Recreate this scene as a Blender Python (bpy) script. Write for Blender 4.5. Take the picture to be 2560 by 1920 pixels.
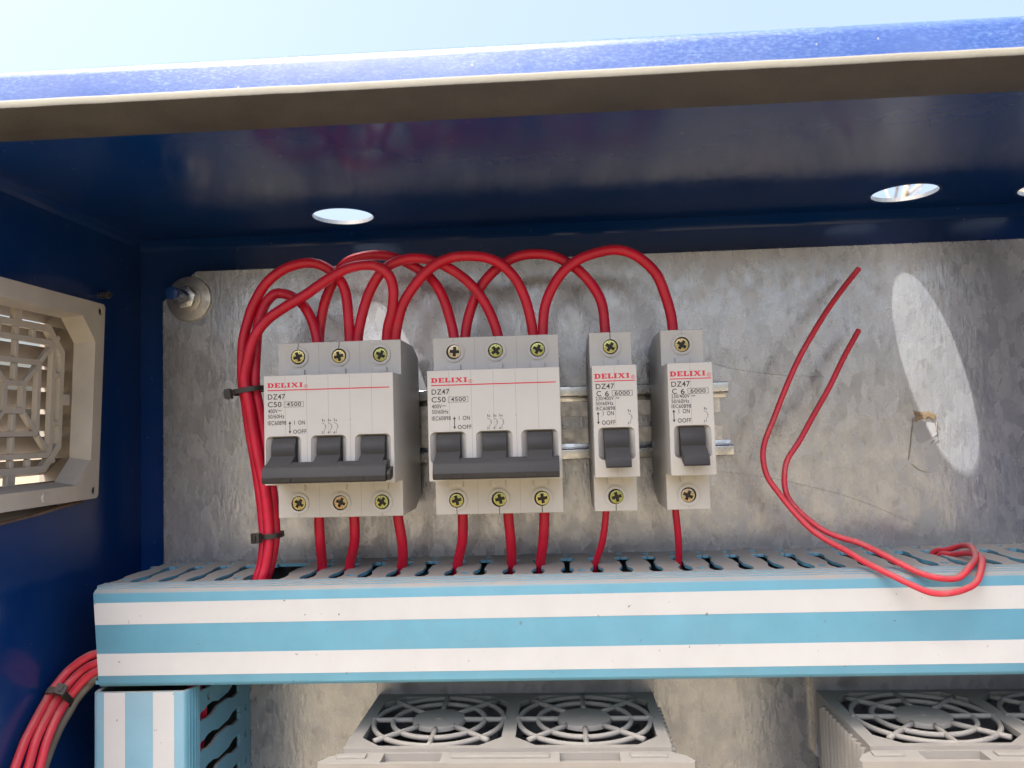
import bpy, bmesh, math, random
from mathutils import Vector, Matrix
from mathutils.geometry import tessellate_polygon
random.seed(7)
for o in list(bpy.data.objects): bpy.data.objects.remove(o)
S = 0.001                                   # the script is written in millimetres
scene = bpy.context.scene
COL = scene.collection

# ------------------------------------------------------------------ camera
yaw, pitch, roll = -0.0567, 0.0547, -0.0277
fwd = Vector((math.sin(yaw)*math.cos(pitch), math.cos(yaw)*math.cos(pitch), math.sin(pitch)))
rgt = Vector((math.cos(yaw), -math.sin(yaw), 0)); upv = rgt.cross(fwd)
r2 = rgt*math.cos(roll)+upv*math.sin(roll); u2 = -rgt*math.sin(roll)+upv*math.cos(roll)
cam_d = bpy.data.cameras.new('camera'); cam = bpy.data.objects.new('camera', cam_d); COL.objects.link(cam)
M = Matrix((r2, u2, -fwd)).transposed().to_4x4(); M.translation = Vector((52.96, -391.33, -1.645))*S
cam.matrix_world = M
cam_d.sensor_width = 36; cam_d.lens = 2000/2560*36
cam_d.clip_start = 0.01; cam_d.clip_end = 600
cam_d.dof.use_dof = True; cam_d.dof.focus_distance = 0.345; cam_d.dof.aperture_fstop = 18
scene.camera = cam

# ------------------------------------------------------------------ world, sun, exposure
sun_to = Vector((-19.5, -22.9, 80.5)).normalized()       # from the light patches under the roof holes
elev = math.asin(sun_to.z)
w = bpy.data.worlds.new('World'); scene.world = w; w.use_nodes = True
nt = w.node_tree; bg = nt.nodes['Background']
sky = nt.nodes.new('ShaderNodeTexSky'); sky.sky_type = 'NISHITA'; sky.sun_disc = False
sky.sun_elevation = elev; sky.sun_rotation = math.atan2(sun_to.x, sun_to.y)
sky.air_density = 1.0; sky.dust_density = 10.0; sky.ozone_density = 1.0; sky.altitude = 100
nt.links.new(sky.outputs[0], bg.inputs[0]); bg.inputs[1].default_value = 0.14
sl = bpy.data.lights.new('sun', 'SUN'); sl.energy = 5.0; sl.angle = math.radians(0.53); sl.color = (1, .97, .925)
so = bpy.data.objects.new('sun', sl); COL.objects.link(so); so.rotation_euler = (-sun_to).to_track_quat('-Z', 'Y').to_euler()
so.location = (-.6, -.8, 2.5)
vs = scene.view_settings; vs.view_transform = 'Standard'; vs.look = 'None'; vs.gamma = 1; vs.exposure = 1.82
vs.use_curve_mapping = False
scene.render.engine = 'CYCLES'
scene.cycles.max_bounces = 7; scene.cycles.diffuse_bounces = 4; scene.cycles.glossy_bounces = 4
scene.cycles.caustics_reflective = False

# ------------------------------------------------------------------ helpers
def link(o, parent=None):
    COL.objects.link(o)
    if parent is not None: o.parent = parent
    return o
def tag(o, label, cat, group=None):
    o['label'] = label; o['category'] = cat
    if group: o['group'] = group
    return o
def empty(name, loc=(0, 0, 0), label=None, cat=None, group=None, rot=(0, 0, 0)):
    o = bpy.data.objects.new(name, None); o.empty_display_size = .01
    o.location = Vector(loc)*S; o.rotation_euler = rot; COL.objects.link(o)
    if label: tag(o, label, cat, group)
    return o
def mk(name, V, F, mat, parent=None, loc=(0, 0, 0), smooth=False, bevel=0, seg=2, rot=(0, 0, 0), autosm=None):
    me = bpy.data.meshes.new(name)
    bm = bmesh.new()
    vs_ = [bm.verts.new(Vector(v)*S) for v in V]
    for f in F:
        try: bm.faces.new([vs_[i] for i in f])
        except ValueError: pass
    bmesh.ops.recalc_face_normals(bm, faces=bm.faces)
    if bevel:
        es = [e for e in bm.edges if e.is_manifold and e.calc_face_angle(0) > .45]
        bmesh.ops.bevel(bm, geom=es, offset=bevel*S, segments=seg, profile=.6, affect='EDGES', clamp_overlap=True)
    if smooth or autosm or bevel:
        for f in bm.faces: f.smooth = True
        lim = autosm if autosm else .7
        if not smooth or autosm:
            for e in bm.edges:
                if not e.is_manifold or e.calc_face_angle(0) > lim: e.smooth = False
    bm.to_mesh(me); bm.free()
    me.materials.append(mat)
    o = bpy.data.objects.new(name, me); o.location = Vector(loc)*S; o.rotation_euler = rot
    return link(o, parent)
class MB:
    """collects shapes for one mesh"""
    def __init__(s): s.V = []; s.F = []
    def add(s, V, F):
        b = len(s.V); s.V += [tuple(v) for v in V]; s.F += [[i+b for i in f] for f in F]; return s
    def box(s, x0, x1, y0, y1, z0, z1):
        V = [(x, y, z) for x in (x0, x1) for y in (y0, y1) for z in (z0, z1)]
        return s.add(V, [(0, 1, 3, 2), (4, 6, 7, 5), (0, 4, 5, 1), (2, 3, 7, 6), (0, 2, 6, 4), (1, 5, 7, 3)])
    def prism(s, outer, a0, a1, axis='x', holes=()):
        """2-D outline with holes, extruded. axis x: (y,z); y: (x,z); z: (x,y)"""
        rings = [list(outer)]+[list(h) for h in holes]
        flat = [p for r in rings for p in r]
        tri = tessellate_polygon([[Vector((p[0], p[1], 0)) for p in r] for r in rings])
        def P(p, a): return {'x': (a, p[0], p[1]), 'y': (p[0], a, p[1]), 'z': (p[0], p[1], a)}[axis]
        n = len(flat)
        V = [P(p, a0) for p in flat]+[P(p, a1) for p in flat]
        F = []
        if len(rings) == 1: F += [list(range(n)), [n+i for i in range(n)][::-1]]
        else: F += [list(t) for t in tri]+[[i+n for i in t][::-1] for t in tri]
        b = 0
        for r in rings:
            m = len(r)
            for i in range(m):
                j = (i+1) % m; F.append([b+i, b+j, b+j+n, b+i+n])
            b += m
        return s.add(V, F)
    def cyl(s, c, r, h0, h1, axis='y', n=24, r1=None):
        r1 = r if r1 is None else r1
        V = []
        for h, rr in ((h0, r), (h1, r1)):
            for i in range(n):
                t = 2*math.pi*i/n; a, b = rr*math.cos(t), rr*math.sin(t)
                V.append({'y': (c[0]+a, h, c[1]+b), 'z': (c[0]+a, c[1]+b, h), 'x': (h, c[0]+a, c[1]+b)}[axis])
        F = [list(range(n)), list(range(n, 2*n))]+[[i, (i+1) % n, (i+1) % n+n, i+n] for i in range(n)]
        return s.add(V, F)
    def tube(s, pts, r, n=12, sub=5, closed=False, caps=True):
        P = spline(pts, sub, closed); m = len(P); V = []; F = []; prev = None
        for i, p in enumerate(P):
            if closed: t = P[(i+1) % m]-P[i-1]
            else: t = P[min(i+1, m-1)]-P[max(i-1, 0)]
            t.normalize()
            if prev is None:
                a = Vector((0, 1, 0)) if abs(t.y) < .9 else Vector((1, 0, 0))
                u = (a-t*a.dot(t)).normalized()
            else: u = (prev-t*prev.dot(t)).normalized()
            prev = u; v = t.cross(u)
            for k in range(n):
                q = 2*math.pi*k/n; V.append(p+(u*math.cos(q)+v*math.sin(q))*r)
        for i in range(m if closed else m-1):
            j = (i+1) % m
            for k in range(n): F.append([i*n+k, i*n+(k+1) % n, j*n+(k+1) % n, j*n+k])
        if not closed and caps: F += [list(range(n)), [(m-1)*n+k for k in range(n)]]
        return s.add(V, F)
    def build(s, name, mat, parent=None, **k): return mk(name, s.V, s.F, mat, parent, **k)
def spline(pts, sub=5, closed=False):
    pts = [Vector(p) for p in pts]; n = len(pts); out = []
    for i in range(n if closed else n-1):
        if closed: a, b, c, d = pts[i-1], pts[i], pts[(i+1) % n], pts[(i+2) % n]
        else: a, b, c, d = pts[max(i-1, 0)], pts[i], pts[i+1], pts[min(i+2, n-1)]
        for k in range(sub):
            t = k/sub
            out.append(.5*((2*b)+(c-a)*t+(2*a-5*b+4*c-d)*t*t+(3*b-a-3*c+d)*t**3))
    if not closed: out.append(pts[-1])
    return out
def circ(cx, cy, r, n=28, ph=0): return [(cx+r*math.cos(ph+2*math.pi*i/n), cy+r*math.sin(ph+2*math.pi*i/n)) for i in range(n)]
def rrect(x0, x1, y0, y1, r, n=4):
    out = []
    for cx, cy, a in ((x1-r, y1-r, 0), (x0+r, y1-r, 90), (x0+r, y0+r, 180), (x1-r, y0+r, 270)):
        for k in range(n+1):
            t = math.radians(a+90*k/n); out.append((cx+r*math.cos(t), cy+r*math.sin(t)))
    return out
def octo(x0, x1, y0, y1, c): return [(x0+c, y0), (x1-c, y0), (x1, y0+c), (x1, y1-c), (x1-c, y1), (x0+c, y1), (x0, y1-c), (x0, y0+c)]
def boolean(o, cutters, bevel=0, seg=2):
    """apply boolean differences and an optional bevel, keep a plain mesh"""
    for c in cutters:
        m = o.modifiers.new('b', 'BOOLEAN'); m.operation = 'DIFFERENCE'; m.object = c; m.solver = 'EXACT'
    if bevel:
        m = o.modifiers.new('v', 'BEVEL'); m.width = bevel*S; m.segments = seg; m.limit_method = 'ANGLE'; m.angle_limit = math.radians(40)
    bpy.context.view_layer.update()
    dg = bpy.context.evaluated_depsgraph_get()
    me = bpy.data.meshes.new_from_object(o.evaluated_get(dg)); old = o.data
    o.modifiers.clear(); me.name = old.name; o.data = me
    for c in cutters: bpy.data.objects.remove(c)
    bm = bmesh.new(); bm.from_mesh(me)
    for f in bm.faces: f.smooth = True
    for e in bm.edges: e.smooth = e.is_manifold and e.calc_face_angle(0) < .6
    bm.to_mesh(me); bm.free()
    return o
def copy_tree(o, parent=None):
    c = o.copy(); COL.objects.link(c); c.parent = parent
    for ch in [x for x in bpy.data.objects if x.parent == o]: copy_tree(ch, c)
    return c

# ------------------------------------------------------------------ materials
class NT:
    def __init__(s, name):
        s.m = bpy.data.materials.new(name); s.m.use_nodes = True; s.t = s.m.node_tree
        s.p = s.t.nodes['Principled BSDF']
        s.co = s.t.nodes.new('ShaderNodeTexCoord').outputs['Object']
    def n(s, k, **kw):
        x = s.t.nodes.new(k)
        for a, v in kw.items(): setattr(x, a, v)
        return x
    def l(s, a, b): s.t.links.new(a, b)
    def map(s, scale, co=None, loc=(0, 0, 0)):
        x = s.n('ShaderNodeMapping'); x.inputs['Scale'].default_value = scale; x.inputs['Location'].default_value = loc
        s.l(co or s.co, x.inputs[0]); return x.outputs[0]
    def noise(s, scale, detail=4, rough=.55, stretch=None, loc=(0, 0, 0), dist=0):
        x = s.n('ShaderNodeTexNoise'); x.inputs['Scale'].default_value = scale; x.inputs['Detail'].default_value = detail
        x.inputs['Roughness'].default_value = rough; x.inputs['Distortion'].default_value = dist
        s.l(s.map(stretch or (1, 1, 1), loc=loc), x.inputs['Vector']); return x.outputs['Fac']
    def ramp(s, fac, stops):
        x = s.n('ShaderNodeValToRGB'); e = x.color_ramp.elements
        while len(e) > 2: e.remove(e[-1])
        while len(e) < len(stops): e.new(.5)
        for i, (pos, c) in enumerate(stops):
            e[i].position = pos; e[i].color = (c, c, c, 1) if isinstance(c, (int, float)) else (*c, 1)
        s.l(fac, x.inputs[0]); return x.outputs[0]
    def mix(s, fac, a, b, mode='MIX'):
        x = s.n('ShaderNodeMix', data_type='RGBA', blend_type=mode)
        for sock, v in ((x.inputs[0], fac), (x.inputs[6], a), (x.inputs[7], b)):
            if isinstance(v, (int, float)): sock.default_value = v
            elif isinstance(v, tuple): sock.default_value = (*v, 1)
            else: s.l(v, sock)
        return x.outputs[2]
    def math(s, op, a, b=None):
        x = s.n('ShaderNodeMath', operation=op)
        for sock, v in zip(x.inputs, (a, b)):
            if v is None: continue
            if isinstance(v, (int, float)): sock.default_value = v
            else: s.l(v, sock)
        return x.outputs[0]
    def up(s, lo=.2, hi=.9, half=False):
        """how far a face looks up, where dust settles"""
        g = s.n('ShaderNodeNewGeometry'); x = s.n('ShaderNodeSeparateXYZ'); s.l(g.outputs['Normal'], x.inputs[0])
        z = s.math('MULTIPLY_ADD', x.outputs[2], .5) if half else x.outputs[2]
        if half: z.node.inputs[2].default_value = .5
        return s.ramp(z, [(lo, 0.), (hi, 1.)])
    def bump(s, h, strength, dist=.0005):
        x = s.n('ShaderNodeBump'); x.inputs['Strength'].default_value = strength; x.inputs['Distance'].default_value = dist
        s.l(h, x.inputs['Height']); s.l(x.outputs[0], s.p.inputs['Normal'])
    def set(s, **kw):
        names = dict(col='Base Color', rough='Roughness', metal='Metallic', spec='Specular IOR Level', coat='Coat Weight', coatr='Coat Roughness', trans='Transmission Weight', sub='Subsurface Weight')
        for k, v in kw.items():
            i = s.p.inputs[names[k]]
            if isinstance(v, tuple): i.default_value = (*v, 1)
            elif isinstance(v, (int, float)): i.default_value = v
            else: s.l(v, i)
        return s.m
DUST = (.34, .285, .235)
def plastic(name, col, rough=.45, var=.12, dust=0., dustcol=DUST, speck=0., bump=.05, dustlo=.2, grime=0., fine=2500, half=False, dusthi=.85):
    t = NT(name)
    c = t.mix(t.ramp(t.noise(60, 5), [(.35, 0.), (.7, 1.)]), tuple(x*(1-var) for x in col), col)
    if grime: c = t.mix(t.math('MULTIPLY', t.ramp(t.noise(35, 7, .7, loc=(3, 1, 2)), [(.45, 0.), (.75, 1.)]), grime), c, tuple(x*.8 for x in dustcol))
    if speck:
        sp = t.ramp(t.noise(420, 2, .5, loc=(1, 5, 2)), [(.735, 0.), (.76, 1.)])
        c = t.mix(t.math('MULTIPLY', sp, speck), c, (.13, .1, .085))
    if dust:
        f = t.math('MULTIPLY', t.up(dustlo, dusthi, half), t.ramp(t.noise(70, 6, .65, loc=(2, 2, 7)), [(.2, .6), (.7, 1.)]))
        c = t.mix(t.math('MULTIPLY', f, dust), c, dustcol)
        t.set(rough=t.ramp(f, [(0, rough), (1, .85)]))
    else: t.set(rough=t.ramp(t.noise(90, 4), [(.3, rough*.85), (.7, min(1, rough*1.2))]))
    t.bump(t.noise(fine, 3), bump, .0002)
    return t.set(col=c)
def blue_paint(name, dusty):
    t = NT(name)
    base = (.0028, .033, .162)
    c = t.mix(t.ramp(t.noise(9, 4), [(.35, 0.), (.7, 1.)]), tuple(x*.85 for x in base), base)
    sp = t.ramp(t.noise(520, 2, .5, stretch=(1, 1, .7)), [(.745, 0.), (.775, 1.)])
    c = t.mix(t.math('MULTIPLY', sp, .35+.3*dusty), c, (.3, .27, .22))
    haze = t.ramp(t.noise(14, 6, .7, loc=(4, 4, 1)), [(.35, 0.), (.8, 1.)])
    c = t.mix(t.math('MULTIPLY', haze, .05+.10*dusty), c, (.22, .24, .3))
    if dusty:
        f = t.ramp(t.noise(1500, 8, .75, stretch=(.4, 1, 1.2)), [(.48, 0.), (.80, .38)])
        f = t.math('MULTIPLY', f, t.ramp(t.noise(45, 6, .7, stretch=(.4, 1, 1), loc=(9, 2, 3)), [(.35, .25), (.62, 1.)]))
        c = t.mix(f, c, (.30, .45, .62))
        t.set(rough=.38)
    else: t.set(rough=t.ramp(haze, [(0, .13), (1, .30)]))
    t.bump(t.noise(38, 3, .5), .10 if not dusty else .2, .002)
    return t.set(col=c, spec=.36)
def galvanised(name, tint=(.425, .438, .462), dull=0.):
    """zinc coat: mostly mirror-like grain seen through a thin pale oxide bloom"""
    t = NT(name)
    big = t.noise(9, 4, .6)
    patch = t.noise(95, 5, .62, stretch=(1.1, 1.1, .75))
    streak = t.noise(330, 3, .6, stretch=(1.3, 1.3, .42))
    fine = t.noise(1100, 2, .6, stretch=(1.2, 1.2, .7))
    vo = t.n('ShaderNodeTexVoronoi'); vo.inputs['Scale'].default_value = 260; t.l(t.map((1, 1, .55)), vo.inputs['Vector'])
    sep = t.n('ShaderNodeSeparateColor'); t.l(vo.outputs['Color'], sep.inputs[0]); cell = sep.outputs[0]
    c = t.mix(t.ramp(patch, [(.40, .40), (.60, 0.)]), tint, tuple(x*.72 for x in tint))
    c = t.mix(t.math('MULTIPLY', cell, .30), c, (.60, .615, .635))
    bl = t.ramp(t.noise(22, 6, .75, loc=(1.7, 0, 2)), [(.52, 0.), (.78, .5)])
    c = t.mix(bl, c, (.36, .40, .49))
    br = t.ramp(t.noise(30, 6, .75, loc=(7, 3, 1)), [(.60, 0.), (.8, .4)])
    c = t.mix(br, c, (.42, .37, .34))
    dk = t.ramp(t.noise(210, 4, .65, stretch=(1, 1, .6), loc=(5, 1, 1)), [(.58, 0.), (.70, .5)])
    c = t.mix(dk, c, (.20, .19, .195))
    r = t.math('ADD', t.ramp(patch, [(.35, .30+dull), (.62, .16+dull)]), t.math('MULTIPLY', cell, .08))
    h = t.math('ADD', t.math('MULTIPLY', patch, .35), t.math('ADD', t.math('MULTIPLY', streak, .6), t.math('ADD', t.math('MULTIPLY', fine, .2), t.math('MULTIPLY', cell, .06))))
    t.bump(h, .34, .0006)
    m = t.ramp(big, [(.3, .60), (.7, .74)])
    return t.set(col=c, metal=m, rough=r)
def metal(name, col, rough=.3, var=.3, sc=300, bump=.1):
    t = NT(name); f = t.noise(sc, 5, .6)
    t.set(col=t.mix(t.ramp(f, [(.35, 0.), (.7, 1.)]), tuple(x*(1-var) for x in col), col), metal=1., rough=t.ramp(f, [(.3, rough*1.3), (.7, rough*.8)]))
    t.bump(f, bump, .0003); return t.m
def iridescent(name):
    """yellow zinc passivated screw"""
    t = NT(name); oi = t.n('ShaderNodeObjectInfo')
    c = t.ramp(oi.outputs['Random'], [(0, (.50, .40, .13)), (.3, (.30, .31, .11)), (.6, (.45, .42, .17)), (.85, (.40, .26, .14)), (1, (.48, .45, .38))])
    v = t.noise(420, 3)
    c = t.mix(t.ramp(v, [(.4, 0.), (.65, .5)]), c, (.30, .32, .14))
    t.bump(t.noise(1800, 3), .35, .0002)
    return t.set(col=c, metal=1., rough=.24)
def wire_mat(name, dust, pink=0.):
    t = NT(name)
    c = t.mix(t.ramp(t.noise(110, 4), [(.35, 0.), (.7, 1.)]), (.50, .007, .032), (.63, .010, .046))
    f = t.math('MULTIPLY', t.up(.45, 1.0), t.ramp(t.noise(130, 6, .7), [(.3, .25), (.7, 1.)]))
    sm = t.ramp(t.noise(55, 6, .7, loc=(3, 8, 1)), [(.58, 0.), (.8, .55)])
    c = t.mix(t.math('MULTIPLY', f, dust), c, (.33, .25, .21))
    c = t.mix(t.math('MULTIPLY', sm, dust*.8), c, (.42, .30, .27))
    c = t.mix(pink, c, (.62, .12, .12))
    t.bump(t.noise(900, 3), .06, .0002)
    return t.set(col=c, rough=.42, spec=.45)
def ground_mat():
    t = NT('dry_earth')
    c = t.ramp(t.noise(1.6, 8, .65), [(.3, (.08, .063, .038)), (.55, (.12, .098, .063)), (.75, (.16, .135, .093))])
    t.bump(t.noise(40, 5), .5, .02)
    return t.set(col=c, rough=.95)

M_BLUE = blue_paint('blue_enamel', 0); M_BLUED = blue_paint('blue_enamel_dusty', 1)
M_GALV = galvanised('galvanised_sheet'); M_GALV2 = galvanised('galvanised_bracket', (.38, .38, .40), dull=.12)
M_ZINC = metal('zinc_plated_steel', (.70, .71, .70), .24, .25, 240)
M_ZINCD = metal('dull_zinc_steel', (.56, .54, .50), .36, .35, 300)
M_SCREW = iridescent('yellow_zinc_screw')
M_CASE = plastic('breaker_plastic', (.52, .518, .51), .42, .06, dust=.5, dustcol=(.40, .35, .30), dustlo=.35, speck=.25, grime=.10)
M_SEAM = plastic('seam_dirt', (.16, .145, .13), .8)
M_DARK = plastic('hollow_black', (.02, .018, .016), .7)
M_TOG = plastic('toggle_black', (.020, .020, .023), .5, .25, dust=.5, dustcol=(.12, .117, .115), dustlo=.3, speck=.2, grime=.15, bump=.25, fine=1600)
M_INKR = plastic('red_ink', (.60, .018, .055), .5, .15)
M_INKK = plastic('black_ink', (.035, .03, .035), .5, .2)
M_DUCT = plastic('duct_blue', (.135, .365, .50), .5, .10, dust=.98, dustcol=(.40, .345, .30), dustlo=.15, speck=.5, grime=.10)
M_DUCTIN = plastic('duct_inner_shade', (.05, .062, .062), .8, .3, grime=.2)  # near-black colour stands in for the shade inside the ducts
M_WHITE = plastic('duct_white', (.575, .588, .60), .42, .05, speck=.75, grime=.10)
M_VENT = plastic('beige_plastic', (.52, .49, .44), .55, .12, dust=.8, dustcol=(.27, .25, .23), dustlo=.35, speck=.15, grime=.2)
M_DRIVE = plastic('drive_plastic', (.33, .315, .288), .6, .12, dust=.9, dustcol=(.35, .335, .305), dustlo=.2, speck=.3, grime=.3, bump=.2)
M_SEAL = plastic('rubber_seal', (.06, .054, .048), .55, .3, dust=.9, dustcol=(.125, .118, .092), dustlo=.42, dusthi=.56, half=True, grime=.25, bump=.4, fine=900)
M_TIE = plastic('cable_tie_black', (.028, .025, .023), .5, .3, dust=.35, speck=.2)
M_WIRE = wire_mat('red_wire', .45); M_WIRED = wire_mat('red_wire_dusty', 1.0, .22)
M_WIREG = plastic('grey_wire', (.16, .145, .12), .55, .2, dust=.6)
M_COPPER = metal('copper', (.75, .36, .2), .35)
M_TAPE = plastic('brown_tape', (.27, .195, .115), .3, .35, speck=.4, grime=.4)
M_TAPEG = plastic('tape_glue', (.40, .40, .41), .35, .3, speck=.5, grime=.3)
M_RAW = plastic('raw_cut_edge', (.16, .10, .07), .8, .4, grime=.5)
M_LOUV = plastic('louvre_metal', (.33, .29, .25), .45, .3, speck=.3)
M_BARK = plastic('dry_bark', (.34, .27, .19), .9, .4)
M_GROUND = ground_mat()

# ------------------------------------------------------------------ ground
g = MB(); g.add([(-3e5, -3e5, 0), (3e5, -3e5, 0), (3e5, 3e5, 0), (-3e5, 3e5, 0)], [(0, 1, 2, 3)])
go = g.build('ground', M_GROUND, loc=(0, 0, -1100)); go['kind'] = 'structure'

# ------------------------------------------------------------------ cabinet
XL, XR, YB, ZR, ZF, YF = -162, 306, 10, 100, -430, -134
T = 1.6
cab = empty('electrical_cabinet', (70, -60, ZF), 'open blue painted steel cabinet that houses all the parts', 'cabinet')
def cpart(mb, name, mat, **k): o = mb.build(name, mat, cab, **k); o.location = -cab.location; return o
holes = [(-45.3, -24.6), (213, -23.2), (279, -22.5)]
m = MB().prism([(XL-T, YF-1), (XR+T, YF-1), (XR+T, YB-5), (XL-T, YB-5)], ZR, ZR+T, 'z', [circ(x, y, 14.3, 44) for x, y in holes])
roof = cpart(m, 'roof', M_BLUE)
for x, y in holes:                                   # cut burr round each hole
    m = MB().prism(circ(x, y, 15.4, 44), ZR-.25, ZR-.02, 'z', [circ(x, y, 14.4, 44)])
    b = m.build('hole_burr', M_BLUED, roof)
    MB().prism(circ(x, y, 14.29, 44), ZR-.2, ZR+T+.05, 'z', [circ(x, y, 14.05, 44)]).build('cut_edge', M_ZINCD, roof)
# folded corner between roof and back wall, and between roof and side wall
def fold(n=6, r=5):
    return [(r-r*math.cos(math.pi/2*k/n), r*math.sin(math.pi/2*k/n)) for k in range(n+1)]
prof = [(YB-5, ZR), (YB-4.2, ZR-.2)]+[(YB-.8, ZR-3.6), (YB, ZR-5)]+[(YB+T, ZR-5), (YB+T, ZR+T), (YB-5, ZR+T)]
cpart(MB().prism(prof, XL-T, XR+T, 'x'), 'corner_fold', M_BLUE, autosm=.9)
cpart(MB().box(XL-T, XR+T, YB, YB+T, ZF, ZR-5.02), 'back_wall', M_BLUE)
prof = [(XL, ZR-3.6), (XL+.8, ZR-1.6), (XL+4.5, ZR-.02), (XL-.02, ZR-.02)]
cpart(MB().prism(prof, YF, YB-.1, 'y'), 'corner_fold', M_BLUE)
cut = [(-40.5, 57.5), (-119, 57.5), (-119, -36.5), (-94, -33.6), (-70, -32.2), (-52, -30.6), (-40.5, -29.8)]
cpart(MB().prism([(YF, ZF), (YB-.02, ZF), (YB-.02, ZR-.02), (YF, ZR-.02)], XL-T, XL, 'x', [cut]), 'side_wall', M_BLUE)
m = MB()
for a, b in zip(cut[2:-1], cut[3:]):                  # rough cut edge under the vent
    m.prism([a, b, (b[0], b[1]+.9), (a[0], a[1]+1.1)], XL-T-.3, XL+.35, 'x')
cpart(m, 'cut_edge', M_RAW)
cpart(MB().box(XR, XR+T, YF, YB-.02, ZF, ZR-.02), 'side_wall', M_BLUE)
cpart(MB().box(XL-T, XR+T, YF, YB+T, ZF-T, ZF-.02), 'floor', M_BLUE)
# front rim with rubber seal
prof = [(-147.8, 107.2), (-146.4, 116.4), (-145.9, 118.2), (-144.9, 119.4), (-143.2, 120.1), (-137, 120.3), (-135.5, 118.5), (-135.2, ZR+T+.05), (-139, ZR+T+.05), (-139, 107.2)]
cpart(MB().prism(prof, XL-6, XR+6, 'x'), 'front_rim', M_BLUED, autosm=.6)
prof = [(-134.2, 100.1), (-136, 99.9), (-143, 102.2), (-149.6, 104.5), (-150.5, 104.9), (-150.6, 106.9), (-150.1, 107.5), (-148.8, 107.7), (-139.2, 107.15), (-139.2, ZR+T), (-134.2, ZR+T)]
xs = [XL-6+i*(XR-XL+12)/60 for i in range(61)]
V = []; F = []; n = len(prof); rr = random.Random(3)
for i, x in enumerate(xs):
    dy, dz = rr.uniform(-.1, .1), rr.uniform(-.06, .06)
    for j, p in enumerate(prof):
        q = 1 if 2 <= j <= 7 else 0
        V.append((x, p[0]+dy*q, p[1]+dz*q))
for i in range(60):
    for j in range(n): F.append([i*n+j, i*n+(j+1) % n, (i+1)*n+(j+1) % n, (i+1)*n+j])
F += [list(range(n)), [60*n+j for j in range(n)]]
cpart(MB().add(V, F), 'rubber_seal', M_SEAL, autosm=.8)

# ------------------------------------------------------------------ mounting plate
m = MB().prism([(-145.3, -405), (288, -405), (288, 81.9), (-127.8, 81.9), (-136, 75), (-145.3, 66.8)], 0, 2, 'y')
tag(m.build('mounting_plate', M_GALV, bevel=.25, seg=1), 'mottled galvanised steel mounting plate behind the breakers', 'plate')
for p_ in ([[128.2, -0.1, -25.2], [148.5, -0.1, -28.0], [170.8, -0.1, -33.3], [191.0, -0.1, -39.4], [207.4, -0.1, -46.4], [220.9, -0.1, -52.7]], [[126.1, -0.1, 27.5], [141.2, -0.1, 23.2], [162.0, -0.1, 20.0], [180.8, -0.1, 18.7]]): MB().tube(p_, .07, 5, 6).build('scratch', M_SEAM, bpy.data.objects['mounting_plate'])
# bolt in the plate corner
b = empty('mounting_bolt', (-131.1, 0, 67.7), 'zinc bolt with nut and wide washer at corner of galvanised plate', 'bolt')
MB().cyl((0, 0), 11.3, -1.4, -.02, n=40).build('washer', M_ZINCD, b, bevel=.3)
MB().cyl((0, 0), 6.6, -2.0, -1.42, n=32).build('spring_washer', M_ZINCD, b, bevel=.2)
nut = MB().prism([(6.1*math.cos(math.radians(60*k+12)), 6.1*math.sin(math.radians(60*k+12))) for k in range(6)], -7.0, -2.02, 'y').build('nut', M_ZINC, b, bevel=.5)
m = MB(); prof = [(2.9+(.28 if k % 2 else 0), -1.-k*.5) for k in range(30)]
V = [(r*math.cos(t), y, r*math.sin(t)) for r, y in prof for t in [2*math.pi*i/20 for i in range(20)]]
F = [[k*20+i, k*20+(i+1) % 20, (k+1)*20+(i+1) % 20, (k+1)*20+i] for k in range(29) for i in range(20)]+[list(range(20)), [29*20+i for i in range(20)]]
st = m.add(V, F).build('stud', M_ZINC, b)
MB().cyl((0, 0), 3.2, -19.5, -15.45, n=24).build('painted_tip', M_BLUE, b, bevel=.4)
# small screw on the side wall
s = empty('wall_screw', (XL, -27.5, 66.3), 'tiny dark screw end on blue side wall above the vent', 'screw')
m = MB()
for k in range(4): m.cyl((0, 0), 1.7, .1+k*1.3, .7+k*1.3, 'x', 16)
m.build('thread', M_ZINCD, s); MB().cyl((0, 0), 1.35, 0, 6, 'x', 14, 1.0).build('shank', M_TIE, s)
# torn tape
tp = empty('torn_tape', (222, 0, -8), 'torn scrap of brown tape with glue trail on galvanised plate', 'tape')
def ragged(pts, y, name, mat, rs):
    rr = random.Random(rs); out = []
    for i, p in enumerate(pts):
        q = pts[(i+1) % len(pts)]
        for k in range(4): out.append((p[0]+(q[0]-p[0])*k/4+rr.uniform(-.5, .5), p[1]+(q[1]-p[1])*k/4+rr.uniform(-.5, .5)))
    return MB().prism(out, y-.12, y, 'y').build(name, mat, tp)
ragged([(0, 9), (9.5, 8.0), (9.5, 5.0), (4, 5.2), (0, 4)], -.25, 'tape_scrap', M_TAPE, 1)
ragged([(-.5, 5), (9, 3), (10, -2), (6, -5), (1, -6), (-1.5, -1)], -.05, 'glue_patch', M_TAPEG, 2)
m = MB()
for a in ([(0, -.3, 8), (3, -1.4, 7), (6, -.9, 7.8), (10.3, -1.8, 6)], [(10, -.4, 4), (9, -1.6, 0), (10, -.7, -3), (6.5, -.3, -7)], [(-.6, -.3, 6), (-2, -.5, -2), (-2.6, -.4, -7), (-4, -.2, -14)], [(-2.6, -.3, -16), (1, -.5, -19), (5, -.3, -20)]): m.tube(a, .14, 6, 5)
m.build('tape_curl', M_TAPE, tp)

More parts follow.
